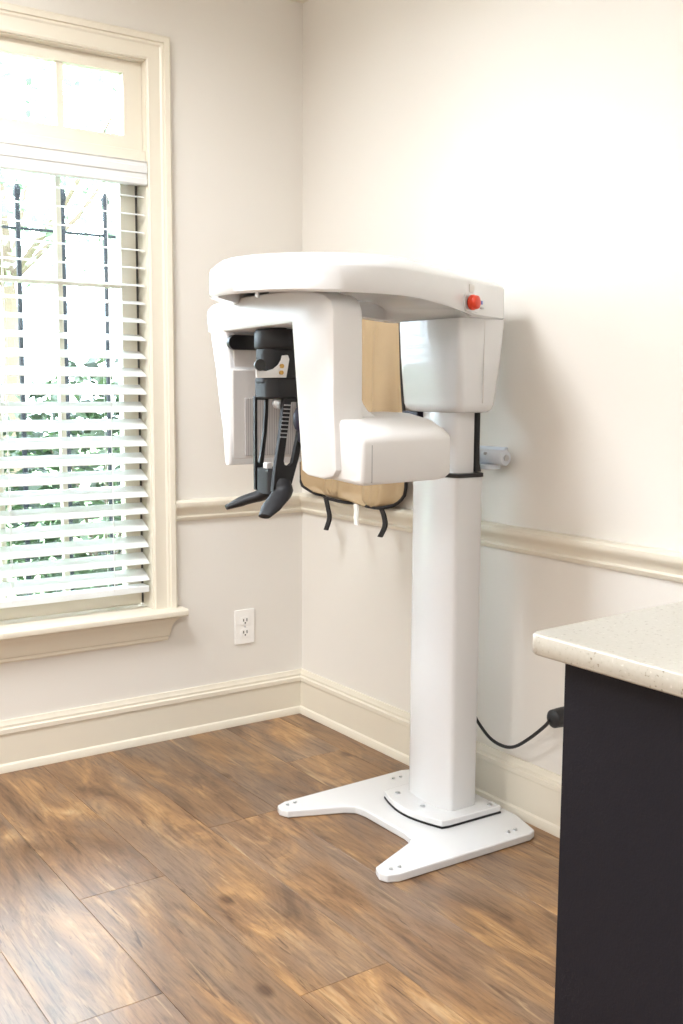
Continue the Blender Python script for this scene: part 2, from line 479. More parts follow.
# blind in the lower opening
blind = tag(empty('window_blind', ((WX0 + WX1) / 2, 0.03, 0.48)), 'white horizontal slat blind half tilted in the tall window', 'blind')
VP = [(-0.006, 1.782), (-0.013, 1.785), (-0.013, 1.800), (-0.009, 1.803), (-0.009, 1.815), (-0.014, 1.819), (-0.014, 1.838), (-0.010, 1.841), (-0.010, 1.849), (-0.015, 1.853), (0.002, 1.855), (0.002, 1.782)]
MB().prism([(y + 0.0, z) for y, z in VP], 0, WX0 + 0.003, WX1 - 0.003).build('valance', 'slat_white', blind)
MB().box(WX0 + 0.006, WX1 - 0.006, 0.006, 0.056, 1.79, 1.834).build('head_rail', 'slat_white', blind)
def slat_mesh():
    s = MB(); n = 6; w = 0.0625
    r = []
    for k in range(n + 1):
        t = (k / n - 0.5) * w; cz = 0.0022 * (1 - (2 * k / n - 1) ** 2)
        r.append((t, cz))
    poly = [(y, z + 0.0013) for y, z in r] + [(y, z - 0.0013) for y, z in reversed(r)]
    s.prism([(y + 0.031, z + 1.752) for y, z in poly], 0, WX0 + 0.009, WX1 - 0.009)
    return s.build('slat', 'slat_white', blind, smooth=True, limit=30)
s0 = slat_mesh()
PITCH = 0.0545
ns = 23
zs0 = WLOC[s0].copy()
for i in range(ns):
    sl = s0 if i == 0 else dup(s0, blind, (zs0.x, zs0.y, zs0.z - i * PITCH))
    sl.rotation_euler.x = math.radians(9 + 20 * min(1, max(0, (i - 5) / 6)))       # the lower slats have settled flatter shut
zb = 1.752 - ns * PITCH + 0.012
MB().box(WX0 + 0.009, WX1 - 0.009, 0.006, 0.056, zb - 0.012, zb + 0.010).build('bottom_rail', 'slat_white', blind, bevel=0.003)
for xc in (WX1 - 0.13, (WX0 + WX1) / 2, WX0 + 0.13):
    for yy in (0.0045, 0.0575):
        MB().cyl((xc, yy, zb), (xc, yy, 1.80), 0.0009, n=6).build('ladder_cord', 'cord_white', blind)
    MB().cyl((xc + 0.012, 0.031, zb), (xc + 0.012, 0.031, 1.80), 0.0009, n=6).build('lift_cord', 'cord_white', blind)

# ------------------------------------------------------------------ outside
tag(MB().box(-14, 20, WT + 0.02, 30, -0.45, -0.35).build('ground_outside', 'lawn'), kind='structure')
FY = 1.25
fence = tag(empty('iron_fence', (-0.3, FY, -0.35)), 'dark iron picket fence with spear tips outside the window', 'fence')
fx = [px(16, 200, 1, FY).x, px(62, 200, 1, FY).x, px(104, 200, 1, FY).x]
dx = (fx[2] - fx[0]) / 2
ztip = px(60, 187, 1, FY).z
def picket(xc):
    s = MB()
    s.box(xc - 0.0085, xc + 0.0085, FY - 0.0085, FY + 0.0085, -0.35, ztip - 0.06)
    rings = []
    for t, r in ((-0.06, 0.010), (-0.05, 0.0125), (-0.03, 0.0125), (-0.012, 0.008), (0.0, 0.001)):
        rings.append([(xc + r * a, FY + r * b_, ztip + t) for a, b_ in ((1, 1), (-1, 1), (-1, -1), (1, -1))])
    s.loft(rings)
    return s.build('picket', 'iron_black', fence)
p0 = picket(fx[1])
for i in range(-7, 16):
    if i == 0: continue
    dup(p0, fence, WLOC[p0] + Vector((i * dx, 0, 0)))
zr = px(60, 232, 1, FY).z
for z in (zr, 0.0):
    MB().box(fx[1] - 7.5 * dx, fx[1] + 15.5 * dx, FY - 0.006, FY + 0.006, z - 0.005, z + 0.005).build('rail', 'iron_black', fence)

def leaf_cloud(name, mat, parent, c, rx, ry, rz, n, size, shell=0.5, flatten=0.0):
    s = MB()
    for _ in range(n):
        while True:
            p = Vector((rnd.uniform(-1, 1), rnd.uniform(-1, 1), rnd.uniform(-1, 1)))
            if shell < p.length <= 1: break
        p = Vector((c[0] + p.x * rx, c[1] + p.y * ry, c[2] + p.z * rz))
        d = Vector((rnd.gauss(0, 1), rnd.gauss(0, 1), rnd.gauss(0, 0.6))).normalized()
        u = d.orthogonal().normalized(); w = d.cross(u)
        a = rnd.uniform(0, 6.28); u, w = u * math.cos(a) + w * math.sin(a), w * math.cos(a) - u * math.sin(a)
        l = size * rnd.uniform(0.6, 1.3)
        s.add([p - d * l, p + u * l * 0.4, p + d * l, p - u * l * 0.4 + w * l * 0.15], [(0, 1, 2, 3)])
    o = s.build(name, mat, parent); o['kind'] = 'stuff'; return o

def shrub(name, label, x, y, rx, ry, h, mat, n, size, group, cat='shrub'):
    t = tag(empty(name, (x, y, -0.35)), label, cat, group)
    leaf_cloud('foliage', mat, t, (x, y, -0.35 + h / 2 + 0.05), rx, ry, h / 2, n, size)
    s = MB()
    for k in range(5):
        a = k * 1.26
        s.tube([(x, y, -0.352), (x + 0.1 * rx * math.cos(a), y + 0.1 * ry * math.sin(a), -0.35 + 0.3 * h), (x + 0.5 * rx * math.cos(a), y + 0.5 * ry * math.sin(a), -0.35 + 0.75 * h)], [0.015, 0.012, 0.006], 6)
    s.build('stem', 'bark', t)
g = 'shrubs behind the iron fence'
shrub('garden_shrub', 'low deep green shrub behind the fence nearest the window corner', 1.75, 2.6, 0.72, 0.55, 1.75, 'leaf_deep', 2600, 0.055, g)
shrub('garden_shrub', 'mid green shrub behind the fence, seen through the middle slats', 0.27, 2.5, 0.70, 0.5, 1.65, 'leaf_green', 2600, 0.055, g)
shrub('garden_shrub', 'broad leafy shrub behind the fence at the left of the blind', -1.2, 2.4, 0.72, 0.5, 1.6, 'leaf_deep', 2400, 0.055, g)
shrub('garden_shrub', 'small bright ground shrub in front of the iron fence', -0.1, 0.75, 0.42, 0.25, 0.62, 'leaf_green', 900, 0.04, g)
shrub('garden_shrub', 'tall pale shrub far behind the fence at the right', 2.6, 4.4, 0.7, 0.6, 2.3, 'leaf_green', 2200, 0.06, g)
def tree(label, x, y, h, cr, mat, n):
    t = tag(empty('garden_tree', (x, y, -0.35)), label, 'tree', 'trees in the garden')
    s = MB().tube([(x, y, -0.352), (x + 0.05, y, 0.35 * h), (x - 0.05, y + 0.05, 0.75 * h)], [0.13, 0.10, 0.05], 8)
    for k in range(6):
        a = k * 1.05
        s.tube([(x, y, 0.45 * h), (x + 0.45 * cr * math.cos(a), y + 0.45 * cr * math.sin(a), 0.62 * h), (x + 0.8 * cr * math.cos(a), y + 0.8 * cr * math.sin(a), 0.8 * h + 0.2 * math.sin(3 * a))], [0.05, 0.03, 0.01], 6)
    s.build('trunk', 'bark', t)
    leaf_cloud('crown', mat, t, (x, y, 0.78 * h), cr, cr, 0.36 * h, n, 0.09, 0.3)
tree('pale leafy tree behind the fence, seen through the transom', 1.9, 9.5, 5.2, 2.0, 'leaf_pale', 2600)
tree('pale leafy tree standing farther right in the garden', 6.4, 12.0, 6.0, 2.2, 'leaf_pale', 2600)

# ------------------------------------------------------------------ panoramic x-ray machine
YC = -0.985
mach = tag(empty('panoramic_xray_machine', (-0.2, YC, 0.0)), 'tall white dental panoramic x-ray machine on a forked white floor base', 'x-ray machine')
W = 'machine_white'
# base plate: forked
half = [(-0.045, 0.165), (-0.075, 0.262), (-0.10, 0.272), (-0.52, 0.262), (-0.548, 0.250), (-0.556, 0.228), (-0.545, 0.200), (-0.40, 0.140), (-0.375, 0.120), (-0.368, 0.085)]
near = [(x, YC - w) for x, w in half]; far = [(x, YC + w) for x, w in reversed(half)]
base = MB().prism(near + far, 2, 0.0, 0.022).build('base_plate', W, mach, bevel=0.005, seg=3)
def bolt(x, y, z, r, parent, name='bolt'):
    MB().lathe((x, y, z - 0.001), (0, 0, 1), [(0, r * 1.5), (0.0015, r * 1.5), (0.0016, r), (0.005, r), (0.006, r * 0.8)], 12).build(name, 'silver', parent, smooth=True)
for x, y in ((-0.525, YC + 0.235), (-0.50, YC + 0.236), (-0.525, YC - 0.232), (-0.50, YC - 0.234), (-0.12, YC - 0.235), (-0.145, YC - 0.236), (-0.14, YC + 0.225), (-0.165, YC + 0.226)):
    bolt(x, y, 0.022, 0.0045, base)
# flange on the base
fl = [(-0.075, YC - 0.135), (-0.255, YC - 0.130)] + [(-0.275 - 0.030 * math.sin(math.pi * k / 12), YC - 0.125 + 0.25 * k / 12) for k in range(13)] + [(-0.255, YC + 0.130), (-0.075, YC + 0.135)]
MB().prism(fl, 2, 0.0215, 0.0265).build('flange_gasket', 'dark_plastic', mach)
fl2 = [(YC, 0)]
flange = MB().prism(fl, 2, 0.0265, 0.044).build('flange', W, mach, bevel=0.004, seg=3)
for x, y in ((-0.255, YC - 0.02), (-0.10, YC - 0.115), (-0.255, YC + 0.09), (-0.10, YC + 0.115)):
    bolt(x, y, 0.044, 0.0065, flange)
# outer column
def col_section(xf, xr, hw, bow, rc=0.012):
    pts = [(xr, YC - hw + rc), (xr + 0.0, YC - hw + rc)]
    pts = [(xr, YC - hw + 0.02), (xr - 0.008, YC - hw + 0.004), (xr - 0.02, YC - hw)]
    pts += [(xf + 0.012, YC - hw), (xf + 0.004, YC - hw + 0.003)]
    for k in range(13):
        t = k / 12
        pts.append((xf - bow * math.sin(math.pi * t), YC - hw + 0.010 + (2 * hw - 0.020) * t))
    pts += [(xf + 0.004, YC + hw - 0.003), (xf + 0.012, YC + hw)]
    pts += [(xr - 0.02, YC + hw), (xr - 0.008, YC + hw - 0.004), (xr, YC + hw - 0.02)]
    return pts
sec = col_section(-0.218, -0.121, 0.093, 0.014)
MB().loft([[(x, y, 0.0435) for x, y in sec], [(x, y, 0.934) for x, y in sec]]).build('outer_column', W, mach, smooth=True, limit=40)
# black top rim
sec2 = [(-0.170 + (x + 0.170) * 1.05, YC + (y - YC) * 1.035) for x, y in sec]
MB().loft([[(x, y, 0.934) for x, y in sec2], [(x, y, 0.944) for x, y in sec2]]).build('column_rim', 'black_plastic', mach, smooth=True, limit=40)
sec3 = col_section(-0.203, -0.134, 0.074, 0.008)
MB().loft([[(x, y, 0.943) for x, y in sec3], [(x, y, 1.115) for x, y in sec3]]).build('inner_column', W, mach, smooth=True, limit=40)
s = MB().tube([(-0.1195, YC - 0.055, z) for z in (0.945, 0.965, 1.0, 1.06, 1.12)], [0.014, 0.010, 0.009, 0.009, 0.009], 10)
s.build('cable_sleeve', 'black_plastic', mach, smooth=True)
# head box
def head_ring(z, xf, xr, hw, rc=0.022, n=5):
    return [(x, y, z) for x, y in rounded(xf, xr, YC + 0.004 - hw, YC + 0.004 + hw, rc, n)]
rings = [head_ring(1.100, -0.210, -0.125, 0.095, 0.02), head_ring(1.102, -0.222, -0.115, 0.108, 0.022), head_ring(1.110, -0.230, -0.108, 0.116, 0.022),
         head_ring(1.122, -0.233, -0.105, 0.119, 0.02), head_ring(1.24, -0.240, -0.094, 0.125, 0.016), head_ring(1.325, -0.243, -0.088, 0.127, 0.014), head_ring(1.3365, -0.243, -0.088, 0.127, 0.014)]
head = MB().loft(rings).build('carriage_head', W, mach, smooth=True, limit=45)
MB().box(-0.1615, -0.1600, YC - 0.1236, YC - 0.1200, 1.125, 1.333).build('panel_seam', 'label_grey', head)

# top arm: paddle-shaped plan, symmetric about the machine's midline
hpN = [(-0.082, 0.104), (-0.094, 0.117), (-0.185, 0.150), (-0.275, 0.192), (-0.40, 0.240), (-0.52, 0.288), (-0.623, 0.306), (-0.72, 0.285), (-0.80, 0.232), (-0.85, 0.165), (-0.874, 0.085), (-0.872, 0.0)]
hpF = [(-0.082, 0.104), (-0.094, 0.117), (-0.185, 0.152), (-0.275, 0.192), (-0.38, 0.220), (-0.48, 0.232), (-0.57, 0.232), (-0.65, 0.215), (-0.725, 0.175), (-0.79, 0.120), (-0.84, 0.06), (-0.872, 0.0)]
profN, profF = spline(hpN, 5), spline(hpF, 5)
prof = profN
def offs(pr, e):
    """inset outline: shrink lengthwise between the ends, pull the sides in"""
    xa, xb = pr[0].x, min(p.x for p in pr)
    L_ = xa - xb
    return [(xa - e + (p.x - xa) * (L_ - 2 * e) / L_, max(0.0, p.y - e * min(1, p.y / 0.1))) for p in pr]
def zlow(x):
    if x > -0.245: return 1.3365
    t = min(1, (-0.245 - x) / 0.32)
    return 1.3365 + 0.0245 * math.sin(t * math.pi / 2) ** 0.85
def arm_ring(e, zf):
    nearp = [(x, YC - w, zf(x)) for x, w in offs(profN, e)]
    farp = [(x, YC + w, zf(x)) for x, w in reversed(offs(profF, e)[:-1])]
    return nearp + farp
NP = len(prof)
arm = MB()
def zin(x):
    if x > -0.247: return 1.3365
    t = min(1, (-0.247 - x) / 0.085)
    return 1.3365 + 0.054 * math.sqrt(max(0, 1 - (1 - t) ** 2)) ** 1.0
rings = [arm_ring(0.026, zin), arm_ring(0.020, lambda x: min(zin(x), zlow(x) + 0.004)), arm_ring(0.005, lambda x: zlow(x)), arm_ring(0.0, lambda x: zlow(x) + 0.005),
         arm_ring(0.001, lambda x: 1.415), arm_ring(0.004, lambda x: 1.421), arm_ring(0.018, lambda x: 1.433), arm_ring(0.034, lambda x: 1.444), arm_ring(0.05, lambda x: 1.449), arm_ring(0.075, lambda x: 1.451)]
arm.loft(rings, False, False)
n = len(rings[0])
for b0 in (0, (len(rings) - 1) * n):
    for i in range(NP - 1):
        a, c = b0 + i, b0 + i + 1
        d, e = b0 + (n - 1 - i), b0 + (n - 2 - i)
        if i == NP - 2: arm.f.append((a, c, d))
        else: arm.f.append((a, c, e, d))
armo = arm.build('top_arm', W, mach, smooth=True, limit=50)
# emergency stop on the near side of the arm
def arm_side(x):
    for p, q in zip(prof[:-1], prof[1:]):
        if p.x >= x >= q.x:
            t = (p.x - x) / max(1e-6, p.x - q.x); d = (q - p).normalized()
            return Vector((x, YC - (p.y + (q.y - p.y) * t), 0)), Vector((-d.x, d.y, 0))   # point, tangent (towards the rear)
E0, T = arm_side(px(453, 303, 1, -1.13).x)
T = T.normalized()
if T.x < 0: T = -T
NRM = Vector((T.y, -T.x, 0)).normalized()
if NRM.y > 0: NRM = -NRM
def on_side(du, z, out=0.0): 
    return Vector((E0.x, E0.y, z)) + T * du + NRM * out
zb_ = px(474, 303, 1, E0.y).z
def plate(name, du0, du1, z0, z1, o0, o1, mat, parent, r=0.004, bevel=0):
    s = MB(); poly = rounded(du0, du1, z0, z1, r, 4)
    s.loft([[on_side(u, z, o0) for u, z in poly], [on_side(u, z, o1) for u, z in poly]])
    return s.build(name, mat, parent, bevel=bevel)
stop = plate('emergency_stop', -0.018, 0.064, zb_ - 0.020, zb_ + 0.020, -0.004, 0.003, W, mach, 0.012)
MB().lathe(on_side(0.004, zb_, 0.002), NRM, [(0, 0.011), (0.006, 0.011), (0.007, 0.009)], 20).build('button_neck', 'black_plastic', stop, smooth=True)
MB().lathe(on_side(0.004, zb_, 0.007), NRM, [(0, 0.0165), (0.003, 0.0185), (0.009, 0.0185), (0.011, 0.0165), (0.016, 0.0165), (0.020, 0.015), (0.022, 0.010)], 24).build('button_cap', 'red_plastic', stop, smooth=True)
plate('green_key', 0.041, 0.049, zb_ - 0.008, zb_ + 0.008, 0.0, 0.0045, 'key_green', stop, 0.002)
plate('label_plate', 0.010, 0.036, zb_ + 0.026, zb_ + 0.045, -0.004, 0.0008, 'label_grey', mach, 0.003)
plate('printed_mark', 0.080, 0.085, zb_ + 0.001, zb_ + 0.010, -0.004, 0.0006, 'print_blue', mach, 0.001)
plate('printed_mark', 0.077, 0.092, zb_ - 0.010, zb_ - 0.006, -0.004, 0.0006, 'print_grey', mach, 0.001)
# hub below the arm
MB().cyl((-0.60, -0.95, 1.379), (-0.60, -0.95, 1.391), 0.085, n=32).build('rotation_hub', 'label_grey', mach, smooth=True)
pp = px(252, 290, 2, 1.357)
MB().cyl((pp.x + 0.07, pp.y + 0.10, 1.352), (pp.x + 0.07, pp.y + 0.10, 1.391), 0.005, n=12).build('limit_pin', 'silver', mach, smooth=True)

# ---- rotating C-arm (front face x = -0.71)
XF = -0.712
carm = MB()
outer = [(-0.655, 1.345), (-0.662, 1.359), (-0.685, 1.370), (-0.75, 1.376), (-0.85, 1.379), (-0.96, 1.380), (-1.06, 1.378), (-1.15, 1.371), (-1.20, 1.361), (-1.226, 1.347), (-1.236, 1.326), (-1.238, 1.25), (-1.239, 1.13), (-1.250, 0.985), (-1.238, 0.970), (-1.20, 0.962), (-1.135, 0.966), (-1.112, 0.976)]
inner = [(-1.068, 1.306), (-0.748, 1.300)]
# tube side + beam as one L-shaped body
poly = outer + inner + [(-0.662, 1.300)]
def yz_ring(poly, x, sc=0.0):
    return [(x, y, z) for y, z in poly]
def inset(poly, e):
    P = [Vector(p) for p in poly]; n = len(P); out = []
    area = sum(P[i].x * P[(i + 1) % n].y - P[(i + 1) % n].x * P[i].y for i in range(n))
    sg = 1 if area > 0 else -1
    for i in range(n):
        a = (P[i] - P[i - 1]).normalized(); b_ = (P[(i + 1) % n] - P[i]).normalized()
        na, nb = Vector((-a.y, a.x)) * sg, Vector((-b_.y, b_.x)) * sg
        k = max(0.35, 1 + na.dot(nb))
        out.append(tuple(P[i] + (na + nb) * (e / k)))
    return out
i1 = inset(poly, 0.008); i2 = inset(poly, 0.002)
carm.loft([yz_ring(i1, XF), yz_ring(i2, XF + 0.003), yz_ring(poly, XF + 0.009), yz_ring(poly, -0.640), yz_ring(i2, -0.634), yz_ring(i1, -0.631)])
body = carm.build('rotating_arm', 'machine_satin', mach, smooth=True, limit=40)
MB().prism(rounded(-0.64, -0.50, -1.03, -0.67, 0.03), 2, 1.302, 1.377).build('beam_cover', 'machine_satin', body, smooth=True, limit=50)
# sensor housing: leans inwards, thin at the bottom
def sens_ring(z, yo, yi, x0, x1, r=0.012):
    return [(x, y, z) for x, y in rounded(x0, x1, yi, yo, r, 4)]
sz = [(0.966, -0.748, -0.768), (0.972, -0.744, -0.772), (1.05, -0.730, -0.770), (1.15, -0.706, -0.764), (1.21, -0.694, -0.762), (1.30, -0.668, -0.752), (1.345, -0.655, -0.748), (1.360, -0.664, -0.74)]
sh = MB().loft([sens_ring(z, yo, yi, XF + 0.002, -0.49, 0.009 if z < 1.0 else 0.014) for z, yo, yi in sz]).build('sensor_housing', W, body, smooth=True, limit=50)
MB().box(-0.665, -0.50, -0.7755, -0.7685, 0.988, 1.135).build('sensor_grid', 'sensor_grid', body, bevel=0.002)
MB().box(-0.700, -0.493, -0.7725, -0.756, 0.978, 1.207).build('sensor_lip', 'sensor_grey', body, bevel=0.005)
MB().box(-0.690, -0.495, -0.762, -0.750, 1.212, 1.296).build('sensor_backing', 'sensor_grey', body, bevel=0.003)
# black pill-shaped slot on the sensor face
P0 = px(228, 342, 1, -0.768); P1 = px(252, 342, 1, -0.768)
pill = rounded(P0.x, P1.x + 0.05, P0.z - 0.0185, P0.z + 0.0185, 0.018, 6)
MB().prism(pill, 1, -0.774, -0.758).build('sensor_slot', 'black_plastic', body, bevel=0.002)
# tube box at the foot of the tube side
bx = [(-1.10, 0.975), (-1.10, 1.094), (-1.13, 1.103), (-1.20, 1.102), (-1.27, 1.091), (-1.315, 1.075), (-1.337, 1.061), (-1.344, 1.053), (-1.346, 1.044), (-1.346, 0.966), (-1.340, 0.957), (-1.32, 0.956), (-1.14, 0.966)]
def bx_ring(x, e, lift=0.0, sy=0.93):
    r = inset(bx, e) if e else bx
    return [(x, -1.10 + (y + 1.10) * sy, z + lift) for y, z in r]
tb = MB().loft([bx_ring(-0.697, 0.010), bx_ring(-0.694, 0.003), bx_ring(-0.688, 0.0), bx_ring(-0.60, 0.0, 0.002), bx_ring(-0.49, 0.0, 0.004), bx_ring(-0.466, 0.003, 0.005), bx_ring(-0.450, 0.010, 0.006), bx_ring(-0.442, 0.022, 0.006)])
tbo = tb.build('tube_housing', 'machine_satin', body, smooth=True, limit=50)
MB().box(-0.6735, -0.672, -1.3298, -1.325, 0.962, 1.042).build('cover_seam', 'print_grey', tbo)
# fillet where the tube side meets the box
fil = [(-0.6345, 1.085), (-0.6345, 1.17), (-0.630, 1.147), (-0.622, 1.127), (-0.608, 1.110), (-0.588, 1.099), (-0.57, 1.090)]
MB().prism(fil, 1, -1.225, -1.12).build('fillet', 'machine_satin', body, smooth=True, limit=50)

# ---- patient positioning gear inside the C-arm: hangs from the hub
D = 'dark_plastic'
gear = MB()
gc = px(279, 340, 1, -0.90)
gz0, gz1 = px(265, 350, 1, -0.90).z, 1.300
gear.lathe((gc.x, -0.90, gz0), (0, 0, 1), [(0, 0.050), (0.003, 0.058), (0.008, 0.0605), (gz1 - gz0 - 0.006, 0.0605), (gz1 - gz0, 0.056)], 32)
gob = gear.build('temple_support', D, mach, smooth=True, limit=50)
# mount through the beam
MB().cyl((gc.x, -0.90, 1.299), (gc.x, -0.90, 1.304), 0.035, n=20).build('mount_post', D, gob, smooth=True)
def gp(x, y, yy): 
    p = px(x, y, 1, yy); return (p.x, p.z)
def traced(name, pts, y0, y1, mat, parent, bevel=0.002, yy=None):
    yy = y0 if yy is None else yy
    return MB().prism([gp(a, b_, yy) for a, b_ in pts], 1, y0, y1).build(name, mat, parent, bevel=bevel)
YN = -0.945     # near plate plane
YF = -0.862     # far plate plane
def gblock(name, xl, xr, yt, yb_, y0, y1, mat, bev):
    """block whose left edge is measured on its far end and right edge on its near end"""
    poly = rounded(px(xl, yt, 1, y1 - 0.02).x, px(xr, yt, 1, y0).x, y0, y1, 0.028, 7)
    MB().prism(poly, 2, px(xl, yb_, 1, y0).z, px(xl, yt, 1, y0).z).build(name, mat, gob, bevel=bev, limit=50)
gblock('neck', 256, 302, 347, 384, YN + 0.004, YF - 0.004, D, 0.006)
gblock('lower_block', 255, 304, 377, 399, YN - 0.004, YF + 0.006, D, 0.006)
# bright bracket with a curved cut and two brass screws
arc = [gp(288 - 13.5 * math.cos(math.radians(a)) * 1.0 - 8, 357 + 16 * math.sin(math.radians(a)), YN) for a in (0,)]
br = [(256, 364), (259, 370), (266, 371), (273, 369), (278, 365), (281, 360), (282, 355.5), (287.5, 355), (289, 359), (286, 377.5), (256, 378)]
brk = traced('bracket', br, YN - 0.008, YN - 0.002, 'label_grey', gob, 0.0015, YN - 0.005)
for a, b_ in ((280.5, 366.5), (280, 373)):
    q = px(a + 0.8, b_ - 0.4, 1, YN - 0.008)
    MB().cyl((q.x, YN - 0.013, q.z), (q.x, YN - 0.007, q.z), 0.0052, n=12).build('screw', 'brass', brk, smooth=True)
q = px(262.5, 365, 1, YN - 0.018)
MB().lathe((q.x, YN - 0.002, q.z), (-0.35, -1, 0), [(0, 0.010), (0.006, 0.010), (0.007, 0.0135), (0.018, 0.0135), (0.020, 0.012)], 20).build('knob', 'black_plastic', gob, smooth=True)
q = px(276, 403, 1, -0.905)
MB().lathe((q.x, -0.915, q.z), (-0.3, -1, 0), [(0, 0.015), (0.012, 0.015), (0.013, 0.013)], 20).build('lens_cap', 'silver', gob, smooth=True)
# far plate (a closed loop) and its handle
def frame(name, outer_, hole, y0, y1, mat, parent):
    s = MB(); yy = y0
    O = [gp(a, b_, yy) for a, b_ in outer_]; Hh = [gp(a, b_, yy) for a, b_ in hole]
    n_ = len(O)
    for yv in (y0, y1):
        s.v += [Vector((x, yv, z)) for x, z in O] + [Vector((x, yv, z)) for x, z in Hh]
    for i in range(n_):
        j = (i + 1) % n_
        s.f.append((i, j, n_ + j, n_ + i)); s.f.append((2 * n_ + i, 2 * n_ + j, 3 * n_ + j, 3 * n_ + i))
        s.f.append((i, j, 2 * n_ + j, 2 * n_ + i)); s.f.append((n_ + i, n_ + j, 3 * n_ + j, 3 * n_ + i))
    return s.build(name, mat, parent, bevel=0.0015)
frame('far_strut', [(255, 396), (269, 396), (268.5, 415), (267, 435), (265, 452), (263.5, 466), (263, 490), (255.5, 490), (255.2, 466), (255, 440)],
      [(257.5, 400), (265.5, 400), (265, 415), (263.8, 434), (261.5, 450), (260, 461), (259, 463), (258, 462), (257.5, 455), (257.5, 430)], YF, YF + 0.009, 'black_plastic', gob)
frame('near_strut', [(284.5, 396), (303, 396), (304, 415), (303, 436), (299, 458), (292, 484), (288, 497), (273, 492), (275.5, 468), (280, 438)],
      [(291.5, 402), (299, 402), (299.5, 415), (298.5, 434), (295, 452), (292.5, 463), (289, 466), (285, 465), (284, 461), (287, 438)], YN, YN + 0.014, D, gob)
for k in range(9):
    b_ = 405 + k * 4.0
    xl = 284.8 - (b_ - 400) * 0.115; 
    q0 = gp(xl - 0.3, b_, YN); q1 = gp(xl + 6.6, b_ + 0.3, YN)
    MB().prism([(q0[0], q0[1] - 0.0014), (q1[0], q1[1] - 0.0014), (q1[0], q1[1] + 0.0014), (q0[0], q0[1] + 0.0014)], 1, YN - 0.002, YN + 0.001).build('rib', 'print_grey', gob)
# yoke between the two plates, with a clamp
gblock('yoke', 257, 290, 470, 496, YN + 0.004, YF + 0.012, D, 0.006)
traced('clamp', [(267, 463), (272, 462), (273, 474), (270, 482), (267, 476)], -0.915, -0.895, 'sensor_grey', gob, 0.002, -0.915)
q = px(268.5, 471, 1, -0.916)
MB().cyl((q.x, -0.922, q.z), (q.x, -0.910, q.z), 0.006, n=12).build('clamp_knob', 'black_plastic', gob, smooth=True)
def handle(pts, widths, name='hand_grip'):
    """flattened, tapering grip along 3D points; widths = (half width, half thickness)"""
    P = spline(pts, 4); s = MB(); rings = []
    nP = len(P)
    for i, p in enumerate(P):
        d = (P[min(i + 1, nP - 1)] - P[max(i - 1, 0)]).normalized()
        side = d.cross(Vector((0, 0, 1))).normalized(); up = side.cross(d).normalized()
        t = i / (nP - 1) * (len(widths) - 1); k = min(int(t), len(widths) - 2); f_ = t - k
        w = widths[k][0] * (1 - f_) + widths[k + 1][0] * f_; h = widths[k][1] * (1 - f_) + widths[k + 1][1] * f_
        rings.append([p + side * w * math.cos(a) + up * h * math.sin(a) for a in [2 * math.pi * q_ / 14 for q_ in range(14)]])
    s.loft(rings)
    return s.build(name, D, gob, smooth=True, limit=60)
handle([px(273, 484, 1, -0.885), px(263, 494, 1, -0.868), px(245, 500, 1, -0.845), px(226, 507.5, 1, -0.830)],
       [(0.022, 0.020), (0.027, 0.018), (0.025, 0.0135), (0.022, 0.012), (0.012, 0.006)])
handle([px(282, 482, 1, -0.935), px(282, 493, 1, -0.95), px(273, 505, 1, -0.975), px(264.5, 516.5, 1, -1.0)],
       [(0.022, 0.020), (0.026, 0.017), (0.027, 0.013), (0.026, 0.011), (0.016, 0.006)])
# chin rest on a support arm from the column
sup = MB().box(-0.63, -0.19, YC - 0.02, YC + 0.02, 1.030, 1.063).build('support_arm', 'navy_plastic', mach, bevel=0.006)
MB().box(-0.212, -0.150, -0.905, -0.838, 1.076, 1.1015).build('cable_gland', 'navy_plastic', mach, bevel=0.003)
cr = px(299.5, 418, 1, YC)
MB().lathe((cr.x + 0.004, YC + 0.002, cr.z - 0.032), (0.05, 0, 1), [(0, 0.008), (0.006, 0.014), (0.02, 0.019), (0.04, 0.019), (0.055, 0.013), (0.064, 0.006)], 18).build('chin_rest', 'navy_plastic', sup, smooth=True)

# ------------------------------------------------------------------ lead apron on the right wall
AX = -0.05
apr = tag(empty('lead_apron', (AX, -0.36, 0.79)), 'tan lead apron with black binding hanging on the wall behind the machine', 'apron')
outl = [px(x, y, 0, AX) for x, y in ((305, 474), (309, 488), (318, 496), (340, 501), (360, 505), (382, 508), (393, 503), (401, 488), (403, 440), (402, 400), (400, 322))]
OUT = [(p.y, p.z) for p in outl]
OUT += [(-0.56, 1.44), (-0.46, 1.485), (-0.36, 1.455), (-0.26, 1.485), (-0.15, 1.44), (-0.105, 1.30), (-0.095, 1.05)]
sm = [tuple(v) for v in spline([OUT[-1] + (0,)] + [p + (0,) for p in OUT] + [OUT[0] + (0,)], 3)][3:]
def fold(y, z):
    a = 0.013 * math.sin(31 * y + 1.8 * z) + 0.008 * math.sin(57 * y - 3 * z + 1.1) + 0.004 * math.sin(113 * y + 5 * z)
    return AX + a * min(1, max(0.15, (1.5 - z) / 0.4)) + 0.004 * math.sin(9 * z)
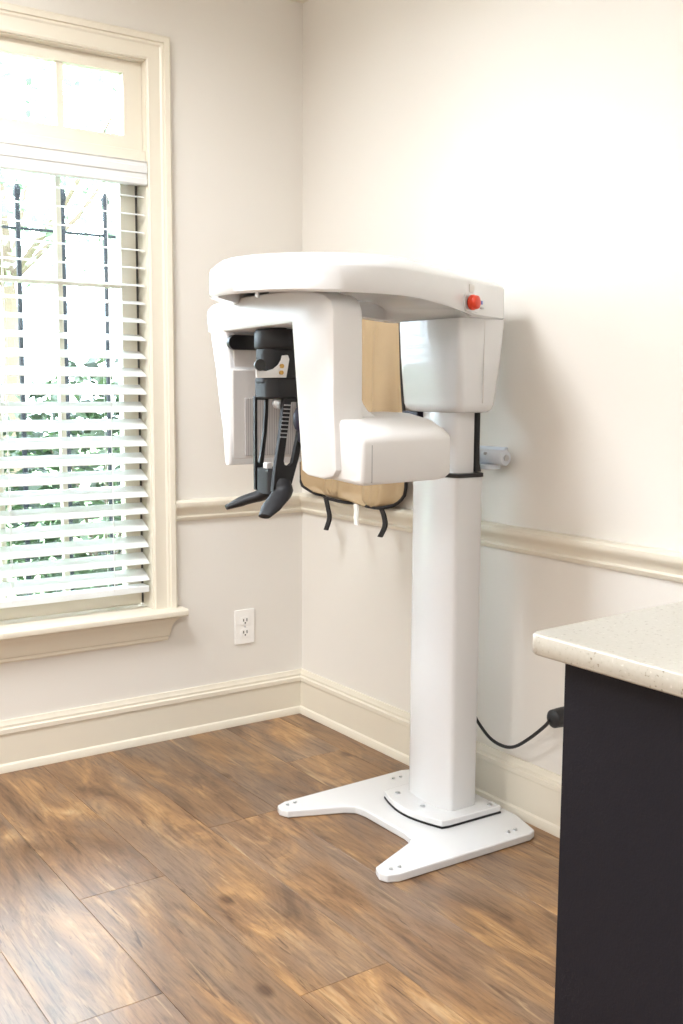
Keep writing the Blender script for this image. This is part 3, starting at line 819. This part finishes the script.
def apron_mesh():
    ys = [p[0] for p in sm]; zs = [p[1] for p in sm]
    zmin, zmax = min(zs), max(zs); n = 34; mcols = 48
    s = MB(); rows = []
    cy = -0.36
    for j in range(n + 1):
        z = zmin + 0.001 + (zmax - zmin - 0.034) * j / n
        hits = []
        for i in range(len(sm)):
            a, b_ = sm[i], sm[(i + 1) % len(sm)]
            if (a[1] - z) * (b_[1] - z) < 0:
                hits.append(a[0] + (b_[0] - a[0]) * (z - a[1]) / (b_[1] - a[1]))
        y0, y1 = min(hits), max(hits)
        rows.append([(fold(y0 + (y1 - y0) * k / mcols, z), y0 + (y1 - y0) * k / mcols, z) for k in range(mcols + 1)])
    for r in rows: s.v += [Vector(p) for p in r]
    w = mcols + 1
    for j in range(n):
        for k in range(mcols):
            s.f.append((j * w + k, j * w + k + 1, (j + 1) * w + k + 1, (j + 1) * w + k))
    o = s.build('panel', 'apron_tan', apr, smooth=True, limit=80)
    md = o.modifiers.new('thick', 'SOLIDIFY'); md.thickness = 0.006; md.offset = 0
apron_mesh()
loop = [(fold(y, z), y, z) for y, z, *_ in sm]; loop.append(loop[0])
MB().tube(loop, 0.0055, 8).build('binding', 'binding_black', apr, smooth=True)
def strap(pts, name='strap', mat='binding_black', w=0.010):
    P = spline([px(x, y, 0, AX - 0.004 - 0.012 * i) for i, (x, y) in enumerate(pts)], 4)
    s = MB(); rings = []
    for p in P: rings.append([p + Vector((0.003, -w, 0)), p + Vector((0.003, w, 0)), p + Vector((-0.003, w, 0)), p + Vector((-0.003, -w, 0))])
    s.loft(rings); s.build(name, mat, apr)
strap([(326, 499), (328, 508), (329.5, 518), (326, 530)])
strap([(381, 508), (384, 516), (385, 526), (380, 537)])
strap([(356, 504), (356.5, 512), (356, 518), (356.5, 525)], 'white_tie', 'strap_white', 0.009)
# hook it hangs from
hk = tag(empty('wall_hook', (0, -0.36, 1.47)), 'small white wall hook above the tan apron', 'hook')
MB().box(-0.008, 0.0, -0.385, -0.335, 1.45, 1.53).build('hook_plate', 'bracket_white', hk, bevel=0.002)
MB().tube([(-0.006, -0.36, 1.470), (-0.035, -0.36, 1.462), (-0.055, -0.36, 1.468), (-0.066, -0.36, 1.49)], 0.005, 8).build('hook_prong', 'bracket_white', hk, smooth=True)

# wall bracket beside the column
wb = tag(empty('wall_bracket', (0, -1.03, 0.955)), 'white metal tube bracket on the wall right of the column', 'bracket')
e1 = px(505, 458, 0, -0.05); e0 = px(476, 455, 0, -0.05)
z_ = e1.z
MB().lathe((-0.05, -0.915, z_), (0, -1, 0), [(0, 0.018), (abs(e1.y + 0.915), 0.0205), (abs(e1.y + 0.915) + 0.003, 0.0185)], 24).build('tube', 'bracket_white', wb, smooth=True)
MB().cyl((-0.05, e1.y - 0.002, z_), (-0.05, e1.y - 0.007, z_), 0.009, n=6).build('end_bolt', 'silver', wb)
MB().cyl((-0.0655, -1.02, z_ + 0.009), (-0.072, -1.02, z_ + 0.010), 0.004, n=10).build('set_screw', 'print_grey', wb)
MB().box(-0.012, 0.0, -1.035, -0.93, z_ - 0.025, z_ + 0.025).build('wall_plate', 'bracket_white', wb, bevel=0.003)
MB().box(-0.036, -0.010, -1.025, -0.945, z_ - 0.012, z_ + 0.012).build('standoff', 'bracket_white', wb, bevel=0.002)
MB().prism(rounded(-0.085, -0.03, -1.045, -0.965, 0.012), 2, z_ - 0.032, z_ - 0.019).build('lower_tab', 'bracket_white', wb, bevel=0.003)

# ------------------------------------------------------------------ outlets, power cord
def outlet(xc, yc, zc, wall, label):
    loc = (xc, 0, zc) if wall == 'far' else (0, yc, zc)
    t = tag(empty('wall_outlet', loc), label, 'outlet', 'wall outlets')
    def P(u, d, v):
        return (xc + u, -d, zc + v) if wall == 'far' else (-d, yc - u, zc + v)
    def slab(name, poly, d0, d1, mat, parent, bevel=0):
        return MB().loft([[P(u, d0, v) for u, v in poly], [P(u, d1, v) for u, v in poly]]).build(name, mat, parent, bevel=bevel)
    slab('cover_plate', rounded(-0.0385, 0.0385, -0.060, 0.060, 0.004, 3), 0.0, 0.006, 'outlet_white', t, 0.0018)
    for v in (-0.021, 0.021):
        s = slab('socket', rounded(-0.0165, 0.0165, v - 0.0145, v + 0.0145, 0.008, 4), 0.005, 0.0085, 'outlet_white', t)
        for u, w, h in ((-0.0065, 0.0018, 0.0045), (0.0065, 0.0018, 0.0055)):
            slab('slot', [(u - w, v + 0.003 - h), (u + w, v + 0.003 - h), (u + w, v + 0.003 + h), (u - w, v + 0.003 + h)], 0.0080, 0.0089, 'slot_dark', s)
        slab('ground_slot', rounded(-0.003, 0.003, v - 0.0105, v - 0.0045, 0.0028, 3), 0.0080, 0.0089, 'slot_dark', s)
    slab('screw', rounded(-0.003, 0.003, -0.003, 0.003, 0.0029, 3), 0.005, 0.0072, 'silver', t)
p = px(244.5, 626.5, 1, -0.003)
outlet(p.x, 0, p.z, 'far', 'white duplex wall outlet below the chair rail, beside the window')
pc = tag(empty('power_cord', (-0.06, -1.0, 0.2)), 'black power cord looping from the column to its round wall plug', 'cord')
cp = [Vector((-0.116, -0.965, 0.335))] + [px(x, y, 0, -0.068 - 0.0005 * i) for i, (x, y) in enumerate(((471, 709), (478, 722), (490, 738), (503, 746), (515, 746.5), (530, 738), (545, 726)))]
pe = px(552.5, 719, 0, -0.072); cp.append(pe + Vector((-0.006, 0.004, -0.003)))
MB().tube(spline(cp, 5), 0.0046, 8).build('cable', 'rubber_black', pc, smooth=True)
MB().lathe(pe + Vector((-0.004, 0, 0)), (1, -0.05, 0), [(0, 0.009), (0.002, 0.019), (0.006, 0.0235), (0.030, 0.025), (0.050, 0.025), (0.064, 0.022)], 20).build('plug', 'rubber_black', pc, smooth=True)
outlet(0, pe.y - 0.014, pe.z + 0.021, 'right', 'wall outlet behind the round black plug by the dark cabinet')

# ------------------------------------------------------------------ counter in the foreground
top = MB()
CX0, CY1, CX1, CY0 = -1.223, -2.350, -0.02, -2.98
def tr(ring, z):      # the far edge runs slightly out of square to the wall
    return [(x, y + (x - CX0) * 0.06 * (y - CY0) / (CY1 - CY0) + 0.003, z) for x, y in ring]
o_ = rounded(CX0, CX1, CY0, CY1, 0.013, 6); oi_ = rounded(CX0 + 0.002, CX1 - 0.002, CY0 + 0.002, CY1 - 0.002, 0.012, 6)
top.loft([tr(oi_, 0.8925), tr(o_, 0.8945), tr(o_, 0.9120), tr(oi_, 0.9140)])
tag(top.build('countertop', 'quartz', None, smooth=True, limit=60), 'cream speckled quartz countertop on the charcoal cabinet', 'countertop')
cab = tag(empty('base_cabinet', (-0.6, -2.68, 0)), 'charcoal grey base cabinet under the cream countertop', 'cabinet')
MB().box(CX0 + 0.046, CX1, CY0 + 0.05, CY1 - 0.021, 0.10, 0.8922).build('body', 'charcoal', cab)
MB().box(CX0 + 0.032, CX0 + 0.0455, CY0 + 0.03, CY1 - 0.019, 0.0005, 0.8922).build('end_panel', 'charcoal', cab, bevel=0.0015)
MB().box(CX0 + 0.046, CX1, CY0 + 0.10, CY1 - 0.06, 0.0005, 0.0995).build('plinth', 'charcoal', cab)

# ------------------------------------------------------------------ ceiling lights (behind and above the view)
for i, (lx, ly) in enumerate(LAMP_SPOTS):
    lbl = ['square recessed ceiling light nearest the x-ray machine', 'square recessed ceiling light above the counter', 'square recessed ceiling light toward the left wall by the window', 'square recessed ceiling light at the back left of the room'][i]
    t = tag(empty('ceiling_light', (lx, ly, ZC)), lbl, 'ceiling light', 'recessed ceiling lights')
    s = MB()
    for a in ((-0.32, 0.32, -0.32, -0.30), (-0.32, 0.32, 0.30, 0.32), (-0.32, -0.30, -0.30, 0.30), (0.30, 0.32, -0.30, 0.30)):
        s.box(lx + a[0], lx + a[1], ly + a[2], ly + a[3], ZC - 0.014, ZC)
    s.build('light_frame', 'ceiling_paint', t)
    MB().box(lx - 0.30, lx + 0.30, ly - 0.30, ly + 0.30, ZC - 0.006, ZC).build('diffuser', 'lamp_lens', t)
    ld = bpy.data.lights.new('lamp', 'AREA'); ld.shape = 'SQUARE'; ld.size = 0.58
    ld.energy = LAMP_POWER; ld.color = LAMP_COLOR; ld.spread = math.radians(164)
    lo = bpy.data.objects.new('lamp', ld)
    finish(lo, (lx, ly, ZC - 0.012), t)
